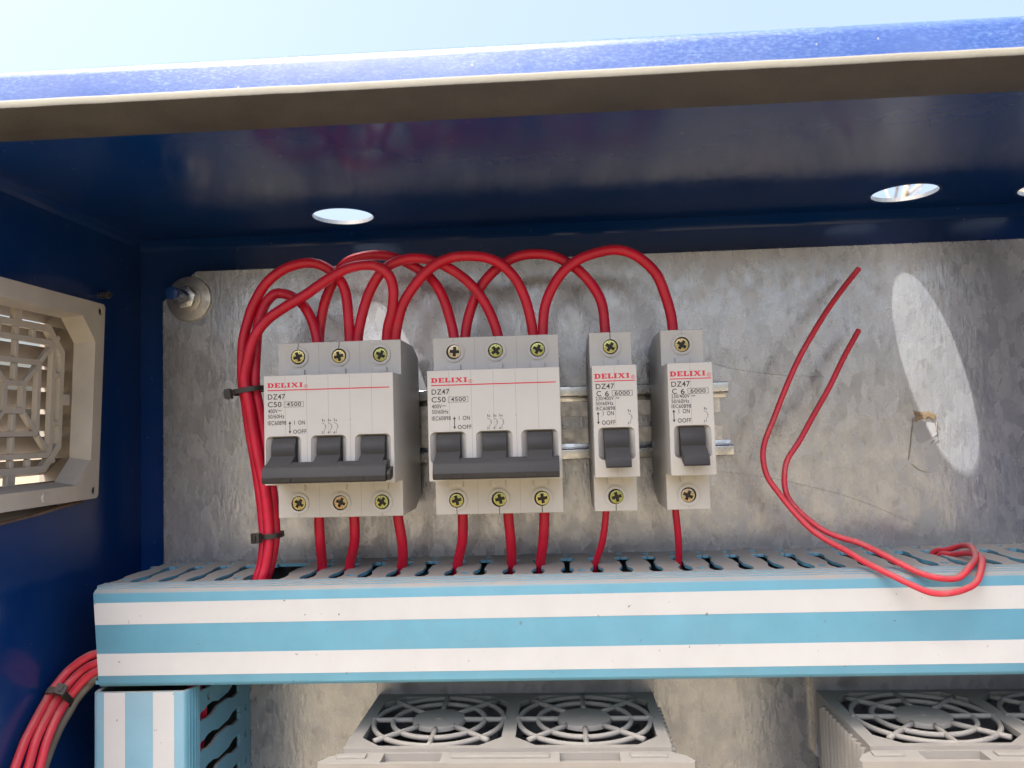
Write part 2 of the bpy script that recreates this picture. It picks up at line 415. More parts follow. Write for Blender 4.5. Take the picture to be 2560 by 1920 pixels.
# ------------------------------------------------------------------ din rail
rail = [(-.1, 12.6), (-6.6, 12.6), (-6.6, 16.9), (-7.5, 16.9), (-7.5, 17.5), (-6.0, 17.5), (-5.5, 17.0)]
def rp(zs): return zs
prof = [(-7.5, 17.5), (-7.6, 16.9), (-7.5, 12.9), (-7.0, 12.4), (-1.1, 12.3), (-1.1, -12.3), (-7.0, -12.4), (-7.5, -12.9), (-7.6, -16.9), (-7.5, -17.5), (-6.5, -17.5), (-6.4, -13.6), (-6.0, -13.4), (-.1, -13.3), (-.1, 13.3), (-6.0, 13.4), (-6.4, 13.6), (-6.5, 17.5)]
dr = empty('din_rail', (0, 0, 0), 'zinc plated mounting rail the breakers are clipped to', 'rail')
X0, X1 = -66, 132.5
prof2 = lambda s: [(y, s*z) for y, z in [(-7.2, 17.5), (-7.6, 17.2), (-7.6, 13.0), (-7.1, 12.3), (-1.2, 12.0), (-1.2, 10.2), (-.1, 10.2), (-.1, 13.1), (-6.4, 13.3), (-6.6, 13.6), (-6.6, 17.2), (-6.8, 17.5)]]
MB().prism(prof2(1), X0, X1+1.2, 'x').build('flange', M_ZINC, dr, bevel=.2, seg=2)
MB().prism(prof2(-1), X0, X1+2.6, 'x').build('flange', M_ZINC, dr, bevel=.2, seg=2)
sl = [[(x+12*math.cos(t)*.75+(5 if math.cos(t) > 0 else -5)*.5, 3.1*math.sin(t)) for t in [2*math.pi*i/20 for i in range(20)]] for x in (-52, -26, 10, 40, 60, 91.5)]
web = [(X0, -10.1), (X1-1.5, -10.1), (X1-1.2, -3.6), (X1-4, -3.2), (X1-6.6, -1.2), (X1-6.6, 1.2), (X1-4, 3.2), (X1-1.6, 3.4), (X1-1.9, 10.1), (X0, 10.1)]
MB().prism(web, -1.2, -.1, 'y', sl).build('web', M_ZINCD, dr)

# ------------------------------------------------------------------ lettering
_tx = {}
def text_geo(body):
    if body in _tx: return _tx[body]
    cu = bpy.data.curves.new('t', 'FONT'); cu.body = body; cu.size = 1; cu.resolution_u = 4; cu.space_character = 1.06; cu.offset = .014
    o = bpy.data.objects.new('t', cu); COL.objects.link(o)
    bpy.context.view_layer.update()
    me = bpy.data.meshes.new_from_object(o.evaluated_get(bpy.context.evaluated_depsgraph_get()))
    V = [(v.co.x, v.co.y) for v in me.vertices]; F = [list(p.vertices) for p in me.polygons]
    bpy.data.objects.remove(o); bpy.data.curves.remove(cu); bpy.data.meshes.remove(me)
    _tx[body] = (V, F); return V, F
class Ink:
    def __init__(s): s.V = []; s.F = []
    def poly(s, pts, holes=()):
        rings = [list(pts)]+[list(h) for h in holes]; b = len(s.V)
        tri = tessellate_polygon([[Vector((p[0], p[1], 0)) for p in r] for r in rings])
        s.V += [p for r in rings for p in r]; s.F += [[i+b for i in t] for t in tri]
    def rect(s, x0, x1, z0, z1): s.poly([(x0, z0), (x1, z0), (x1, z1), (x0, z1)])
    def line(s, pts, w):
        for a, b in zip(pts[:-1], pts[1:]):
            d = Vector(b)-Vector(a); L = d.length or 1; d /= L; n = Vector((-d.y, d.x))*w/2
            a2 = Vector(a)-d*w*.0; b2 = Vector(b)+d*w*.0
            s.poly([tuple(a2-n), tuple(b2-n), tuple(b2+n), tuple(a2+n)])
    def text(s, body, x0, x1, z0, h, bold=0):
        V, F = text_geo(body)
        ax = min(v[0] for v in V); bx = max(v[0] for v in V); top = max(v[1] for v in V); bot = 0 if body != '~' else min(v[1] for v in V)
        b = len(s.V)
        s.V += [(x0+(v[0]-ax)/(bx-ax)*(x1-x0), z0+(v[1]-bot)/(top-bot)*h) for v in V]; s.F += [[i+b for i in f] for f in F]
    def build(s, name, mat, parent, y, th=.02):
        V = [(x, y, z) for x, z in s.V]
        me = bpy.data.meshes.new(name)
        me.from_pydata([Vector(v)*S for v in V], [], s.F)
        bm = bmesh.new(); bm.from_mesh(me)
        for f in bm.faces:
            f.normal_update()
            if f.normal.y > 0: f.normal_flip()
        bm.to_mesh(me); bm.free(); me.materials.append(mat)
        return link(bpy.data.objects.new(name, me), parent)
def slab_word(ink, x0, x1, z0, h):
    """bold slab serif D E L I X I, no two pieces overlapping"""
    sx = (x1-x0)/7.15
    def P(pts, ox, holes=()): ink.poly([(x0+(ox+a)*sx, z0+b*h) for a, b in pts], [[(x0+(ox+a)*sx, z0+b*h) for a, b in q] for q in holes])
    s = .13
    P([(0, 0), (.75, 0), (1.05, .07), (1.25, .25), (1.3, .5), (1.25, .75), (1.05, .93), (.75, 1), (0, 1), (0, 1-s), (.15, 1-s), (.15, s), (0, s)], 0,
      [[(.55, .17), (.55, .83), (.72, .82), (.86, .7), (.9, .5), (.86, .3), (.72, .18)]])
    P([(0, 0), (1.15, 0), (1.15, .33), (.98, .33), (.9, .16), (.55, .16), (.55, .43), (.7, .43), (.72, .34), (.86, .34), (.86, .66), (.72, .66), (.7, .57), (.55, .57), (.55, .84), (.88, .84), (.96, .69), (1.13, .69), (1.13, 1), (0, 1), (0, 1-s), (.15, 1-s), (.15, s), (0, s)], 1.42)
    P([(0, 0), (1.12, 0), (1.12, .4), (.95, .4), (.86, .17), (.55, .17), (.55, 1-s), (.72, 1-s), (.72, 1), (0, 1), (0, 1-s), (.15, 1-s), (.15, s), (0, s)], 2.68)
    I = [(0, 0), (.7, 0), (.7, s), (.55, s), (.55, 1-s), (.7, 1-s), (.7, 1), (0, 1), (0, 1-s), (.15, 1-s), (.15, s), (0, s)]
    P(I, 3.92)
    P([(0, 0), (.52, 0), (.52, s), (.44, s), (.7, .36), (.93, s), (.84, s), (.84, 0), (1.5, 0), (1.5, s), (1.36, s), (.95, .55), (1.28, 1-s), (1.4, 1-s), (1.4, 1), (.92, 1), (.92, 1-s), (.99, 1-s), (.8, .71), (.61, 1-s), (.69, 1-s), (.69, 1), (.05, 1), (.05, 1-s), (.18, 1-s), (.56, .5), (.16, s), (0, s)], 4.72)
    P(I, 6.38)
def reg_mark(ink, cx, cz, r):
    ink.poly(circ(cx, cz, r, 20), [circ(cx, cz, r*.82, 20)]); ink.text('R', cx-r*.38, cx+r*.42, cz-r*.52, r*1.05)
def arrow(ink, x, z0, z1):
    w = .5
    ink.rect(x-.17, x+.17, z0+1.1, z1-1.1)
    ink.poly([(x, z0), (x+.62, z0+1.12), (x-.62, z0+1.12)]); ink.poly([(x, z1), (x-.62, z1-1.12), (x+.62, z1-1.12)])
def pole_symbol(ink, x, z0, z1, a, b):
    h = z1-z0
    ink.text(a, x-.2 if a != '1' else x+.05, x+.45 if a != '1' else x+.4, z1-.95, .95); ink.text(b, x-.3, x+.45, z0, .95)
    ink.poly([(x+.95, z1-.2), (x+1.25, z1-1.0), (x+.65, z1-1.0)])
    pts = [(x-.05, z1-1.5), (x+1.15, z1-2.15), (x+1.15, z1-2.5), (x+1.65, z1-2.5), (x+1.65, z1-3.05), (x+1.2, z1-3.05)]
    ink.line(pts[:2], .16); ink.line(pts[1:3], .16); ink.line([(x+1.24, z1-2.5), (x+1.65, z1-2.5)], .16); ink.line([(x+1.57, z1-2.6), (x+1.57, z1-3.0)], .16); ink.line([(x+1.15, z1-3.08), (x+1.66, z1-3.08)], .16)
    c = [(x+1.2+.42*math.sin(t), z1-3.62-.42*math.cos(t)*-1) for t in [math.pi*k/6 for k in range(7)]]
    ink.line(c, .16)
    ink.line([(x+1.12, z1-4.1), (x+.85, z1-4.6), (x+.85, z0+.1)], .16)

# ------------------------------------------------------------------ breakers
FR, SH, HT = 68.7, 51.0, 37.8
def casing_profile():
    return [(-9, 33.5), (-22, HT), (-SH, HT), (-SH, 22.7), (-54, 22.5), (-FR, 22.5), (-FR, -22.5), (-SH-1.7, -22.5), (-SH-1.7, -37.6), (-22, -37.6), (-9, -33), (-7.8, -33), (-7.8, 33.5)]
_pole = {}
def case_mesh(wins):
    key = tuple(wins); W = 18*len(wins)
    if key in _pole: return _pole[key]
    o = MB().prism(casing_profile(), .04, W-.04, 'x').build('casing', M_CASE, bevel=.45, seg=3)
    cs = []
    for k, (wx0, wx1) in enumerate(wins):
        wx0 += 18*k; wx1 += 18*k
        a = rrect(wx0, wx1, -15.6, -2.5, 2.2); b = rrect(wx0+2.35, wx1-2.35, -15.2, -3.3, .5)
        n = len(a); V = [(x, -FR-1, z) for x, z in a]+[(x, -FR+.25, z) for x, z in a]+[(x, -FR+2.6, z) for x, z in b]+[(x, -FR+14, z) for x, z in b]
        F = [list(range(n)), [3*n+i for i in range(n)]]+[[q*n+i, q*n+(i+1) % n, (q+1)*n+(i+1) % n, (q+1)*n+i] for q in range(3) for i in range(n)]
        cs.append(mk('cut', V, F, M_CASE))
        cs.append(MB().cyl((9+18*k, 31.5), 3.25, -SH-2, -SH+4.5, n=28).build('cut', M_CASE))
        cs.append(MB().cyl((9+18*k, -31.5), 3.25, -SH-4, -SH+3, n=28).build('cut', M_CASE))
    boolean(o, cs)
    _pole[key] = o.data; bpy.data.objects.remove(o)
    return _pole[key]
def screw_mesh():
    o = MB().cyl((0, 0), 2.85, -1.2, 2.2, n=36).build('terminal_screw', M_SCREW, bevel=.35)
    def rb(l, wd, dep, ang):
        m = MB().box(-l, l, -2.5, -1.2+dep, -wd, wd).build('cut', M_SCREW); m.rotation_euler = (0, ang, 0); return m
    q = math.pi/4
    cs = [rb(2.05, .66, 1.7, 0), rb(2.04, .65, 1.71, math.pi/2), rb(2.6, .16, .4, q), rb(2.59, .158, .41, -q)]
    for k, a in enumerate((.38, 1.2, 1.95, 2.75)):
        c = rb(2.7, .05, .16, a); cs.append(c)
    boolean(o, cs); me = o.data; bpy.data.objects.remove(o); return me
SCREW = screw_mesh()
_o = MB().prism([(a*1, b*1) for a, b in ((2, .6), (.6, .6), (.6, 2), (-.6, 2), (-.6, .6), (-2, .6), (-2, -.6), (-.6, -.6), (-.6, -2), (.6, -2), (.6, -.6), (2, -.6))], -.75, -.6, 'y').build('cross_shade', M_DARK); CROSS = _o.data; bpy.data.objects.remove(_o)  # dark plate paints the shade inside the cross slots
def ring_mesh(name, ro, ri, y0, y1):
    o = MB().prism(circ(0, 0, ro, 36), y0, y1, 'y', [circ(0, 0, ri, 36)]).build(name, M_CASE, bevel=.35); me = o.data; bpy.data.objects.remove(o); return me
COLLAR = ring_mesh('collar', 4.45, 3.2, -.55, .1)
def obj(name, me, parent, loc=(0, 0, 0), rot=(0, 0, 0)):
    o = bpy.data.objects.new(name, me); o.location = Vector(loc)*S; o.rotation_euler = rot; return link(o, parent)
def toggle_mesh():
    pr = [(-61.5, -9)]
    a = [(-61.5-8.2*math.cos(t), -9+8.2*math.sin(t)) for t in [math.radians(d) for d in range(72, -14, -6)]]
    prof = [(-55, -2.0)]+a+[(-76.0, -14.2), (-76.8, -14.8), (-77.4, -17.8), (-76.6, -18.3), (-71.0, -16.6), (-68.9, -14.7), (-62, -15), (-55, -14)]
    o = MB().prism(prof, 4.05, 13.95, 'x').build('toggle', M_TOG, bevel=.2, seg=2, autosm=.3); me = o.data; bpy.data.objects.remove(o); return me
TOG = toggle_mesh()
def breaker(x0, poles, label, bar_dx, seed, group):
    rr = random.Random(seed)
    t = empty('circuit_breaker', (x0, 0, 0), label, 'circuit breaker', group)
    W = 18*poles
    wins = [(.8, 15.5), (1.5, 16.3), (1.8, 16.6)] if poles == 3 else [(1.7, 16.4)]
    obj('casing', case_mesh(wins), t)
    for k in range(poles):
        a = wins[k]
        tx = 18*k+(a[0]+a[1])/2-9
        obj('toggle', TOG, t, (tx, 0, 0))
        for s, z, yy in ((1, 31.5, -SH), (-1, -31.5, -SH-1.7)):
            dx, dz = rr.uniform(-.25, .35), rr.uniform(-.2, .2)
            if s < 0 and rr.random() < .5: dx += .25
            sc = obj('terminal_screw', SCREW, t, (18*k+9+dx, yy+.9, z+dz), (0, rr.uniform(0, 1.57), 0)); obj('cross_shade', CROSS, sc)
            obj('collar', COLLAR, t, (18*k+9, yy, z))
            # clip tab beside the cover, parting slits above and below the collar
            z0, z1 = (22.62, 26.0) if s > 0 else (-26.1, -22.62)
            MB().box(18*k+5.9, 18*k+11.8, yy-1.1, yy+.3, z0, z1).build('tab', M_CASE, t, bevel=.2)
            wd = rr.choice([.10, .14, .30, .34])
            MB().box(18*k+9-wd/2, 18*k+9+wd/2, yy-.02, yy+.1, s*35.95, s*(37.7 if s > 0 else 37.5)).build('slit', M_DARK if wd > .2 else M_SEAM, t)
            if wd > .2: MB().box(18*k+9-wd/2, 18*k+9+wd/2, yy-.57, yy-.5, s*34.7, s*35.9).build('slit', M_DARK, t)
    m = MB()
    for x in [9*k for k in range(1, 2*poles)]:
        m.box(x-.04, x+.04, -FR-.012, -FR+.1, -2.2 if x % 18 else -21.9, 22.0)
        if x % 18: m.box(x-.04, x+.04, -FR-.012, -FR+.1, -22.0, -16.2)
        else: m.box(x-.04, x+.04, -SH-.012, -SH+.1, 22.8, 37.4); m.box(x-.04, x+.04, -SH-1.712, -SH-1.6, -37.2, -22.8)
    m.build('seam', M_SEAM, t)
    MB().box(1, W-1, -9, -7.7, 5, 12).build('rail_clip', M_CASE, t)
    red, blk = Ink(), Ink(); Y = -FR-.03
    if poles == 3:
        slab_word(red, 1.6, 16.6, 17.45, 1.95); reg_mark(red, 17.75, 17.75, .82); red.rect(1.7, 52.4, 16.15, 16.6)
        blk.text('DZ47', 1.8, 9.1, 12.7, 2.15); blk.text('C50', 1.7, 7.5, 9.55, 2.15); blk.text('4500', 9.6, 15.7, 9.75, 1.6)
        blk.poly([(8.5, 9.3), (16.7, 9.3), (16.7, 11.6), (8.5, 11.6)], [[(8.64, 9.44), (16.56, 9.44), (16.56, 11.46), (8.64, 11.46)]])
        blk.text('400V', 1.8, 5.9, 7.05, 1.65); blk.text('~', 6.1, 7.5, 7.75, .5); blk.text('50/60Hz', 1.8, 8.6, 4.9, 1.6); blk.text('IEC60898', 1.7, 9.4, 2.2, 1.65)
        arrow(blk, 10.9, -1.6, 3.6); blk.text('I', 12.7, 12.95, 2.1, 1.65); blk.text('ON', 14.3, 17.2, 2.1, 1.65); blk.text('OOFF', 12.2, 17.8, -1.55, 1.65)
        sym = Ink()
        for q, (a, b) in enumerate((('1', '2'), ('3', '4'), ('5', '6'))): pole_symbol(sym, 24.3+2.5*q, -1.9, 4.1, a, b)
        sym.build('wiring_symbol', M_INKK, t, Y)
        # common handle bar across the three toggles
        pr = [(-70.4, -13.2), (-73, -13.1), (-77.4, -14.6), (-78.2, -15.2), (-79.4, -18.9), (-79.0, -20.8), (-78, -21.3), (-72, -20.2), (-70.0, -17.5)]
        bar = MB().prism(pr, 2.9+bar_dx, 52.6+bar_dx, 'x').build('handle_bar', M_TOG, t, bevel=.22, autosm=.3)
        for xx in (10.2, 39.5): MB().box(xx+bar_dx, xx+4.4+bar_dx, -79.55, -78, -20.6, -19.1).build('notch', M_DARK, bar)
        if bar_dx < 0: MB().prism([(-72, -15.6), (-77.5, -17), (-78.8, -18.5), (-77.5, -20.9), (-72.5, -20)], 52.7+bar_dx, 54.3+bar_dx, 'x').build('bar_end', M_TOG, bar, bevel=.3)
    else:
        slab_word(red, .9, 15.2, 17.05, 2.05); reg_mark(red, 16.45, 17.4, .85); red.rect(.95, 17.3, 15.85, 16.25)
        blk.text('DZ47', 1.4, 8.8, 12.95, 2.1); blk.text('C', 1.6, 3.5, 10.1, 2.1); blk.text('6', 5.0, 6.6, 10.0, 2.1); blk.text('6000', 8.9, 14.9, 10.35, 1.55)
        blk.poly([(7.8, 9.95), (16.0, 9.95), (16.0, 12.2), (7.8, 12.2)], [[(7.96, 10.11), (15.84, 10.11), (15.84, 12.04), (7.96, 12.04)]])
        blk.text('230/400V', 1.2, 8.5, 8.4, 1.5); blk.text('~', 9.3, 10.7, 8.85, .55); blk.text('50/60Hz', 1.2, 8.3, 6.4, 1.5); blk.text('IEC60898', 1.2, 8.9, 4.4, 1.5)
        arrow(blk, 2.0, -1.3, 3.9); blk.text('I', 3.9, 4.15, 2.3, 1.7); blk.text('ON', 5.5, 8.3, 2.3, 1.7); blk.text('OOFF', 3.4, 8.8, -1.4, 1.7)
        sym = Ink(); pole_symbol(sym, 13.9, -1.5, 4.5, '1', '2'); sym.build('wiring_symbol', M_INKK, t, Y)
    red.build('brand_lettering', M_INKR, t, Y); blk.build('rating_lettering', M_INKK, t, Y)
    return t
breaker(-67.9, 3, 'white three pole circuit breaker marked C50, leftmost, beside the red wire bundle', -0.2, 1, 'circuit breakers on the rail')
breaker(0, 3, 'white three pole circuit breaker marked C50, second from the left on the rail', 0.2, 2, 'circuit breakers on the rail')
breaker(66.9, 1, 'slim single pole circuit breaker marked C6 next to the three pole breaker', 0, 3, 'circuit breakers on the rail')
breaker(97.0, 1, 'slim single pole circuit breaker marked C6 at the right end of the rail', 0, 4, 'circuit breakers on the rail')

# ------------------------------------------------------------------ wiring duct
def finger_outline():
    g = [(-11, .1), (-13.4, .1), (-13.6, 2.9), (-21, 2.9), (-26, 1.3), (-37, 1.1), (-42, 2.6), (-47.5, 2.8), (-50.5, 1.9), (-54, 1.9), (-55.4, .6), (-58.6, .6)]
    P = 12.5
    return [(h, y) for y, h in g]+[(P-h, y) for y, h in g[::-1]]
def finger_mesh(hole):
    o = MB().prism(finger_outline(), 0, 1.5, 'z', [circ(6.25, -46, 1.9, 16)] if hole else []).build('finger', M_DUCT, bevel=0 if hole else .2, seg=1); me = o.data; bpy.data.objects.remove(o); return me
FING = [finger_mesh(False), finger_mesh(True)]
def duct(loc, rot, L, label, skip, slot0, end_slant, first_hole):
    t = empty('wiring_duct', loc, label, 'cable duct', 'pale blue slotted cable ducts', rot)
    Wd = 40.0
    # local: x along, y towards plate, z from 0 (lip side) down to -Wd-2.6
    n = int((L-slot0)/12.5)
    for side, zz in ((0, -3.65), (1, -1.6-Wd)):
        m = MB()
        hs = []
        k = 0
        for i in range(-1, n+1):
            x = slot0+12.5*i
            if x > 3 and x < L-3: hs.append(rrect(x-1.5, x+1.5, -7.2, -3.4, .5, 2))
        dep = -11.2 if side == 0 else -63.9  # far wall closed, without fingers, to keep light out of the duct
        m.prism([(0, -.4), (L, -.4), (L, dep), (0, dep)], zz, zz+1.5, 'z', hs)
        m.build('wall_strip', M_DUCT, t)
        if side: MB().box(0, L, -63.8, -2.3, zz+1.55, zz+2.2).build('inner_shade', M_DUCTIN, t)  # dark sheet paints shade onto the inner face of the far wall
        for i in range(-1, n):
            x = slot0+12.5*i
            if x < -8 or x+12.5 > L+2: continue
            if side == 1 or i in skip: continue
            obj('finger', FING[1 if (i-first_hole) % 4 == 0 else 0], t, (x, 0, zz))
    MB().box(0, L, -2.2, -.4, -Wd, -3.3).build('base', M_DUCTIN, t)  # base coloured dark as well, as shade behind the slots
    e = end_slant
    prof = [(-56.4, -1.5), (-57, -1.2), (-61, -1.75), (-64.6, -2.9), (-66, -4.1), (-66, -Wd-.6), (-65.2, -Wd-2.0), (-63, -Wd-2.7), (-56.6, -Wd-2.7), (-56.6, -Wd-1.75), (-64.4, -Wd-1.75), (-64.4, -4.6), (-60, -2.8), (-56.4, -2.1)]
    m = MB().prism(prof, 0, L, 'x')
    m.V = [((x+e*(z/-Wd) if x < 1 else x), y, z) for x, y, z in m.V]
    cov = m.build('cover', M_DUCT, t, bevel=.15, seg=1)
    m = MB()
    for yy, z_ in ((-58.4, -1.4), (-60.2, -1.6), (-62.0, -2.05), (-63.6, -2.55)): m.box(.6, L, yy-.3, yy+.3, z_-.2, z_+.14)
    m.build('ridge', M_DUCT, cov)
    for z0, z1 in ((-7.9, -16.8), (-28.6, -37.5)):
        m = MB().box(.15, L, -66.12, -65.95, z1, z0)
        m.V = [((x+e*(z/-Wd) if x < 1 else x), y, z) for x, y, z in m.V]
        m.build('stripe', M_WHITE, cov)
    return t
LH = 428
duct((-142.2, 0, -61.55), (0, -.0035, 0), LH, 'long horizontal light blue slotted cable duct with white stripes', {5-1}, -132.7+142.2, 2.4, 3)
duct((-99.7, 0, -105.6), (0, math.pi/2, 0), 290, 'vertical light blue striped cable duct below the horizontal one, lower left', set(), 2.0, .3, 0)

# ------------------------------------------------------------------ wires
def wire(pts, r, label, cat='wire', mat=None, group='red wires', name='red_wire', extra0=None, extra1=None, parent=None):
    p = list(pts)
    if extra0: p = [extra0]+p
    if extra1: p = p+[extra1]
    jr = random.Random(len(COL.objects)); p = [p[0]]+[tuple(c+jr.uniform(-.13, .13) for c in q) for q in p[1:-1]]+[p[-1]]
    o = MB().tube(p, r, 14, 5).build(name, mat or M_WIRE, parent, smooth=True, autosm=1.0)
    if label: tag(o, label, cat, group)
    return o
A=[(-40.0,-37.0,40.6),(-40.1,-37.3,49.4),(-41.0,-37.5,60.4),(-43.4,-37.8,66.7),(-48.0,-38.0,71.8),(-53.7,-38.0,74.9),(-60.7,-38.0,75.5),(-69.5,-38.0,72.9),(-77.7,-38.4,66.8),(-83.4,-38.9,57.1),(-86.2,-39.5,47.9),(-87.8,-40.0,39.3),(-88.3,-40.0,25.2),(-87.5,-39.9,18.3),(-86.3,-39.7,10.1),(-84.9,-39.6,-0.6),(-83.2,-39.5,-11.9),(-81.6,-39.7,-21.3),(-80.3,-39.8,-30.6),(-79.4,-40.0,-39.9),(-78.7,-40.7,-46.0),(-78.6,-41.8,-51.9),(-79.5,-42.9,-59.7),(-81.0,-44.0,-66.7)]
B=[(-54.8,-37.0,41.1),(-57.4,-36.6,49.6),(-61.5,-36.2,56.7),(-66.9,-35.9,61.0),(-71.7,-35.5,62.5),(-74.9,-36.4,61.8),(-78.8,-37.2,57.2),(-81.5,-38.1,47.9),(-82.1,-39.0,39.2),(-82.3,-41.0,25.0),(-81.7,-41.0,18.1),(-80.3,-41.0,9.9),(-78.6,-41.0,-0.8),(-76.8,-41.0,-12.0),(-75.4,-41.0,-21.3),(-74.3,-41.3,-30.6),(-73.6,-41.8,-39.8),(-73.2,-42.4,-45.8),(-73.8,-42.9,-51.9),(-75.5,-43.5,-59.6),(-77.6,-44.0,-66.8)]
C=[(-22.8,-38.0,39.9),(-21.6,-39.1,45.7),(-19.5,-40.2,52.3),(-18.8,-41.4,62.3),(-21.0,-42.5,68.4),(-26.0,-42.6,72.0),(-32.3,-42.8,72.5),(-39.7,-42.9,70.8),(-48.9,-43.0,66.0),(-58.0,-43.5,60.0),(-67.1,-44.0,54.6),(-75.6,-44.5,48.6),(-81.2,-45.0,40.2),(-85.1,-45.0,24.8),(-84.5,-44.9,18.0),(-83.1,-44.7,9.9),(-81.4,-44.6,-0.7),(-79.6,-44.6,-11.8),(-77.6,-45.0,-21.0),(-76.0,-45.5,-30.2),(-75.0,-45.9,-39.3),(-74.4,-46.5,-45.3),(-74.6,-47.4,-51.2),(-75.6,-48.2,-58.8),(-77.2,-49.0,-65.8)]
D=[(-55.3,-32.0,41.6),(-54.3,-32.4,50.0),(-52.0,-32.7,58.6),(-48.9,-33.1,66.1),(-45.8,-33.2,71.8),(-41.0,-33.2,76.3),(-33.9,-33.2,78.6),(-26.3,-33.2,78.9),(-18.7,-33.2,77.1),(-10.7,-33.2,73.0),(-3.2,-33.3,67.2),(1.9,-33.9,59.4),(5.2,-34.4,49.9),(7.1,-35.0,40.0)]
E=[(-36.3,-37.0,40.1),(-34.6,-37.2,48.7),(-31.5,-37.5,58.3),(-27.2,-37.8,66.7),(-21.9,-38.0,72.2),(-15.5,-38.0,75.1),(-8.6,-38.0,75.7),(-1.7,-38.0,74.3),(6.2,-38.0,70.5),(14.0,-37.8,64.6),(20.1,-37.5,57.5),(24.4,-37.2,48.8),(27.2,-37.0,39.1)]
Fw=[(-18.8,-38.0,40.0),(-16.7,-38.8,50.1),(-13.2,-39.7,57.8),(-7.2,-40.5,65.4),(-0.1,-41.3,71.3),(7.4,-42.2,74.5),(15.8,-43.0,74.8),(24.2,-43.0,73.3),(30.7,-42.0,69.9),(36.1,-41.0,63.7),(39.8,-40.0,55.8),(41.7,-39.0,48.0),(42.9,-38.0,39.6)]
G=[(12.1,-33.0,40.4),(14.1,-33.0,49.8),(17.7,-33.0,58.9),(22.5,-33.0,66.3),(29.0,-33.3,71.7),(36.0,-33.7,75.4),(44.1,-34.0,76.5),(52.1,-34.0,75.3),(58.8,-34.0,72.1),(64.9,-34.0,67.3),(70.3,-34.7,60.1),(73.9,-35.3,51.9),(74.9,-36.0,40.4)]
H=[(47.2,-38.0,39.7),(48.2,-38.2,50.1),(51.0,-38.5,57.9),(56.3,-38.8,66.2),(63.2,-39.0,71.5),(71.1,-39.0,74.6),(79.5,-39.0,75.7),(86.7,-39.0,74.2),(92.7,-39.0,70.3),(98.0,-38.8,64.0),(101.6,-38.5,54.9),(103.5,-38.2,47.0),(104.4,-38.0,40.0)]
def dn(p, d=8): return (p[0], p[1], p[2]-d)
gj = 'red jumper wires looping between breakers'; gb = 'red wires tied in the bundle beside the leftmost breaker'
for nm, P_, lab in (('A', A, 'thick red wire in bundle, arching to middle terminal of leftmost breaker'), ('B', B, 'thick red wire with the lowest, smallest loop, into first terminal of leftmost breaker'), ('C', C, 'thick red wire sweeping in front of the loops to third terminal of leftmost breaker')):
    wire(P_, 2.3, lab, group=gb, extra0=dn(P_[0]), extra1=(P_[-1][0]-2, P_[-1][1]+3, P_[-1][2]-14))
for P_, lab in ((D, 'red jumper wire, rearmost arch joining first terminals of the two three pole breakers'), (E, 'red jumper wire arching between middle terminals of the two three pole breakers'), (Fw, 'red jumper wire arching in front between third terminals of the two three pole breakers'), (G, 'red jumper wire from second three pole breaker over to first slim breaker'), (H, 'red jumper wire with the rightmost arch, ending in the last slim breaker')):
    wire(P_, 2.3, lab, group=gj, extra0=dn(P_[0]), extra1=dn(P_[-1]))
low = [([(-54.8,-38,-39),(-55.4,-35,-50),(-57,-27,-62.5)], 2.25, 'short red wire under first terminal of leftmost breaker'), ([(-38.9,-38,-39.3),(-39.8,-35,-50.3),(-44.3,-27,-63)], 2.25, 'short red wire bending left under middle terminal of leftmost breaker'),
       ([(-19.2,-38,-39.7),(-18.1,-35.7,-50.6),(-19.1,-30,-60.5),(-21,-27,-66.2)], 2.25, 'short curved red wire under third terminal of leftmost breaker'), ([(9.7,-38,-39.8),(8.8,-35,-51.2),(5.2,-28,-64.5)], 2.25, 'short red wire under first terminal of second three pole breaker'),
       ([(29.7,-38,-40.3),(30.4,-35,-51.7),(29.9,-28,-65)], 2.25, 'short red wire under middle terminal of second three pole breaker'), ([(45.6,-38,-39.7),(44.6,-35,-52),(42.2,-28,-66.4)], 2.25, 'short red wire under third terminal of second three pole breaker'),
       ([(72.4,-38,-39.2),(70.6,-35,-52.5),(67.2,-29,-64.2)], 1.5, 'thin red wire slanting down from the first slim breaker'), ([(102.6,-38,-39.3),(103.5,-35,-51.1),(104.4,-29,-63)], 1.5, 'thin red wire dropping from the last slim breaker')]
for P_, r, lab in low:
    a = P_[0]; z = P_[-1]
    wire(P_, r, lab, group='red wires dropping from breakers into the duct', extra0=(a[0], a[1], a[2]+8), extra1=(z[0]-1, z[1]+2, z[2]-14), mat=M_WIRE)
L1=[(194.4,-14.0,67.7),(186.1,-17.0,58.6),(176.9,-20.0,47.6),(167.8,-23.0,34.9),(160.5,-25.0,23.4),(154.3,-27.0,11.1),(148.5,-29.0,-1.1),(144.1,-30.0,-10.4),(142.2,-32.0,-17.8),(143.3,-34.0,-26.0),(147.2,-37.0,-33.2),(151.6,-41.0,-40.2),(156.9,-46.0,-47.3),(162.3,-50.0,-51.7),(167.8,-56.0,-55.3),(172.1,-62.0,-58.3),(179.0,-69.5,-62.3),(186.3,-74.0,-66.1),(191.6,-76.0,-68.2),(197.8,-76.0,-68.6),(205.1,-74.0,-67.6),(211.4,-71.0,-65.1),(218.2,-62.0,-59.4),(222.8,-50.0,-59.0),(223.1,-40.0,-59.6),(221.6,-30.0,-61.9),(218.9,-24.0,-63.5)]
